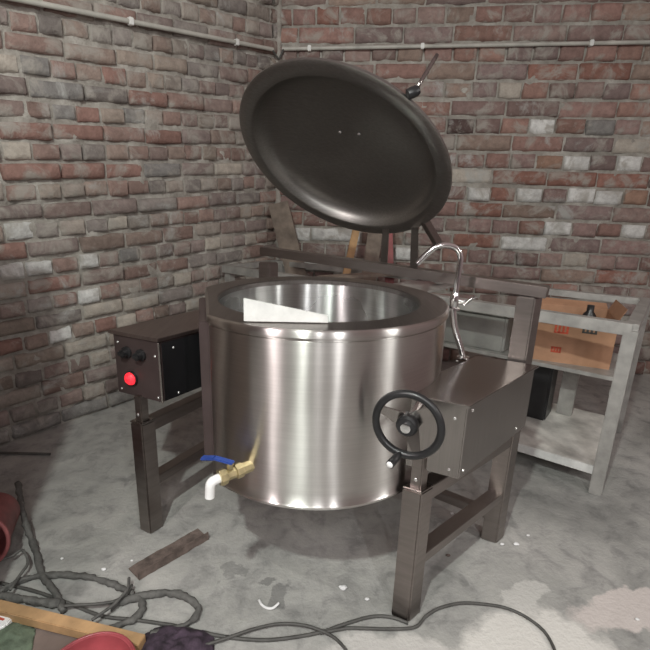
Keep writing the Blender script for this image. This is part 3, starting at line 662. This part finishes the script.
# brown board, plank, basin, paper, cloths at the lower left
q = [G(-40, 596), G(118, 652), G(100, 720), G(-90, 690)]
bm = NB(); prism(bm, [p+UPZ*.001 for p in q], [p+UPZ*.012 for p in q], .001); tag(bmobj('brown_board', bm, M_board, None), 'flat brown board on the floor under the tan plank', 'board')
a = G(-30, 598, .05); c_ = G(142, 640, .045); d_ = (c_-a).normalized()
bm = NB(); bar(bm, a-UPZ*.014, c_-UPZ*.014, .034, .03, bev=.002)
tag(bmobj('timber_plank', bm, M_wood, None), 'narrow tan timber plank lying across the lower left corner', 'plank')
for uu in (8, 120):
    p = G(uu, 612 if uu < 50 else 636, .0125)
    bm = NB(); box(bm, a.lerp(c_, .15 if uu < 50 else .85), d_, V((-d_.y, d_.x, 0)), .03, .05, .012 if uu < 50 else .002, .0215, .001)
    tag(bmobj('packing_block', bm, M_oldwood, None), 'small block under the %s end of the tan plank' % ('left' if uu < 50 else 'right'), 'block')
bc = G(86, 676, .10)
BS = empty('red_basin', (bc.x, bc.y, .012), 'red plastic basin at the bottom edge beside the tan plank', 'basin')
bm = NB(); lathe(bm, V((bc.x, bc.y, .0125)), UPZ, [(0, 0), (.08, 0), (.085, .004), (.102, .088), (.11, .09), (.11, .086), (.106, .084), (.09, .006), (0, .005)], 48)
for v in bm.verts: pass
bmobj('bowl', bm, M_red, BS, True, auto=40)
bm = NB(); tube(bm, [V((bc.x, bc.y, .101))+V((math.cos(t), math.sin(t), 0))*.109 for t in [2*math.pi*i/24 for i in range(25)]], .0035, 8, 2, True); bmobj('rim', bm, M_red, BS, True)
# paper packet
pp = G(2, 625, .012)
bm = NB(); d1 = V((1, -.3, 0)).normalized(); d2 = V((.3, 1, 0)).normalized()
q = [pp+d1*x+d2*y for x, y in ((-.06, -.022), (.018, -.03), (.03, -.008), (.024, .02), (0, .034), (-.06, .03))]
prism(bm, [p+UPZ*.001 for p in q], [p+UPZ*.022 for p in q], .004); PB = empty('paper_packet', pp, 'white paper packet with red mark at the left edge under the plank', 'packet'); bmobj('packet', bm, M_paper, PB)
bm = NB(); bar(bm, pp+UPZ*.0235-d1*.05, pp+UPZ*.0235+d1*.012, .006, .001, bev=0); bmobj('red_mark', bm, M_ink, PB)
bm = NB(); bar(bm, pp+UPZ*.0235-d1*.05-d2*.014, pp+UPZ*.0235+d1*.012-d2*.014, .006, .001, bev=0); bmobj('blue_mark', bm, M_blue, PB)
def rag(name, poly, z, h, mat, label, seed):
    # crumpled cloth: a displaced grid clipped to a blob
    cx = sum((G(u, v) for u, v in poly), V())/len(poly); rx = max(abs((G(u, v)-cx).x) for u, v in poly); ry = max(abs((G(u, v)-cx).y) for u, v in poly)
    bm = NB(); n_ = 28; g = {}
    for i in range(n_+1):
        for j in range(n_+1):
            x = (i/n_*2-1); y = (j/n_*2-1); r = math.sqrt(x*x+y*y); 
            if r > 1.0: k = 1/max(abs(x), abs(y))*1; x, y = x/r, y/r; r = 1
            e = 1+.25*noise.noise(V((math.atan2(y, x)*1.2, seed, 0)))
            zz = z+h*(1-r**3)*(.6+.8*abs(noise.noise(V((x*2.6, y*2.6, seed)))))+.002
            g[i, j] = bm.verts.new((cx.x+x*rx*e, cx.y+y*ry*e, zz))
    for i in range(n_):
        for j in range(n_): bm.faces.new((g[i, j], g[i+1, j], g[i+1, j+1], g[i, j+1]))
    o = bmobj(name, bm, mat, None, True); m = o.modifiers.new('thick', 'SOLIDIFY'); m.thickness = .002; return tag(o, label, 'cloth')
rag('dark_cloth', [(138, 640), (175, 634), (212, 645), (175, 670)], .002, .035, M_cloth, 'crumpled dark purple cloth at the bottom edge right of the plank', 4)
rag('green_cloth', [(-30, 640), (0, 632), (30, 644), (0, 670)], .0125, .02, M_green, 'crumpled green cloth on the brown board in the corner', 8)
# tipped red bucket at the left edge
BK = empty('tipped_bucket', G(-25, 555), 'red plastic bucket tipped over at the left edge of the floor', 'bucket')
bc = G(-22, 570)+UPZ*.105; bn = V((.28, -.93, .1)).normalized()
bm = NB(); lathe(bm, bc, bn, [(0, -.19), (.07, -.19), (.075, -.185), (.1, 0), (.096, 0), (.07, -.18), (0, -.182)], 40); bmobj('shell', bm, M_reddull, BK, True, auto=40)
n_, a_, b_ = frame_of(bn)
bm = NB(); tube(bm, [bc+(a_*math.cos(t)+b_*math.sin(t))*.1 for t in [2*math.pi*i/24 for i in range(25)]], .007, 8, 2, True); bmobj('rim', bm, M_reddull, BK, True)
o = lump('white_cloth', bc+V((-.03, .03, .1)), .04, (1.3, 1., .5), M_paper, 'small white cloth lying on top of the tipped red bucket', 'cloth', 5)
# thin rod on the floor by the left wall
bm = NB(); tube(bm, [G(-30, 452, .01), G(50, 454, .01)], .006, 8, 1); tag(bmobj('thin_rod', bm, M_cable, None, True), 'thin dark rod on the floor by the left wall', 'rod')
# tall unseen block added left of the view to shade the left wall
bm = NB(); box(bm, (-1.225, .74), (1, 0, 0), (0, 1, 0), .62, .34, 0, 1.66, .006); LK = empty('shadow_blocker', (-1.225, .74, 0), 'unseen dark block added left of the view to cast shade on the left wall', 'blocker')
bmobj('blocker_body', bm, M_rust, LK); bm = NB(); box(bm, (-1.225, .563), (1, 0, 0), (0, 1, 0), .56, .012, .08, 1.6, .002); bmobj('blocker_front', bm, M_rust, LK)
# litter
for i, (u, v, r) in enumerate(((104, 570, .006), (62, 559, .004), (132, 561, .004), (516, 545, .008), (502, 545, .006), (528, 536, .005), (343, 589, .01), (367, 600, .006), (452, 514, .006), (448, 556, .006), (637, 620, .005))):
    wh = ('between the hoses', 'left of the hoses', 'above the angle iron', 'right of the rear kettle leg', 'just beside the rear kettle leg foot', 'farther right of the rear kettle leg', 'on the middle of the floor', 'beside the front right leg', 'under the right side rails', 'inside the right side frame', 'at the lower right edge')[i]
    p = G(u, v)
    lump('white_chip', p, r, (1.3, .9, .6), M_paper if i != 9 else M_rust, ('small white chip on the floor %s' if i != 9 else 'small rusty chip on the floor %s') % wh, 'chip', i+1)
bm = NB(); P_ = [G(259, 600, .004), G(262, 605, .006), G(267, 608, .004), (G(273, 608, .005)), G(279, 603, .01)]
tube(bm, P_, .004, 6, 5); tag(bmobj('paper_scrap', bm, M_paper, None, True), 'curled white paper strip on the floor below the drain valve', 'scrap')

for o in list(COL.objects):
    if o.parent is None and o.get('label'):
        n = o.name.split('.')[0]
        g = {'grey_hose': 'tangled grey hoses on the floor', 'power_cable': 'long cables on the floor', 'thin_cable': 'thin cable ends among the hoses', 'white_chip': 'litter chips on the floor',
             'leaning_board': 'boards and sticks leaning behind the kettle', 'wooden_stick': 'boards and sticks leaning behind the kettle', 'wooden_board': 'boards and sticks leaning behind the kettle',
             'conduit_pipe': 'conduit pipes on the brick walls', 'packing_block': 'blocks under the tan plank'}.get(n)
        if g: o['group'] = g
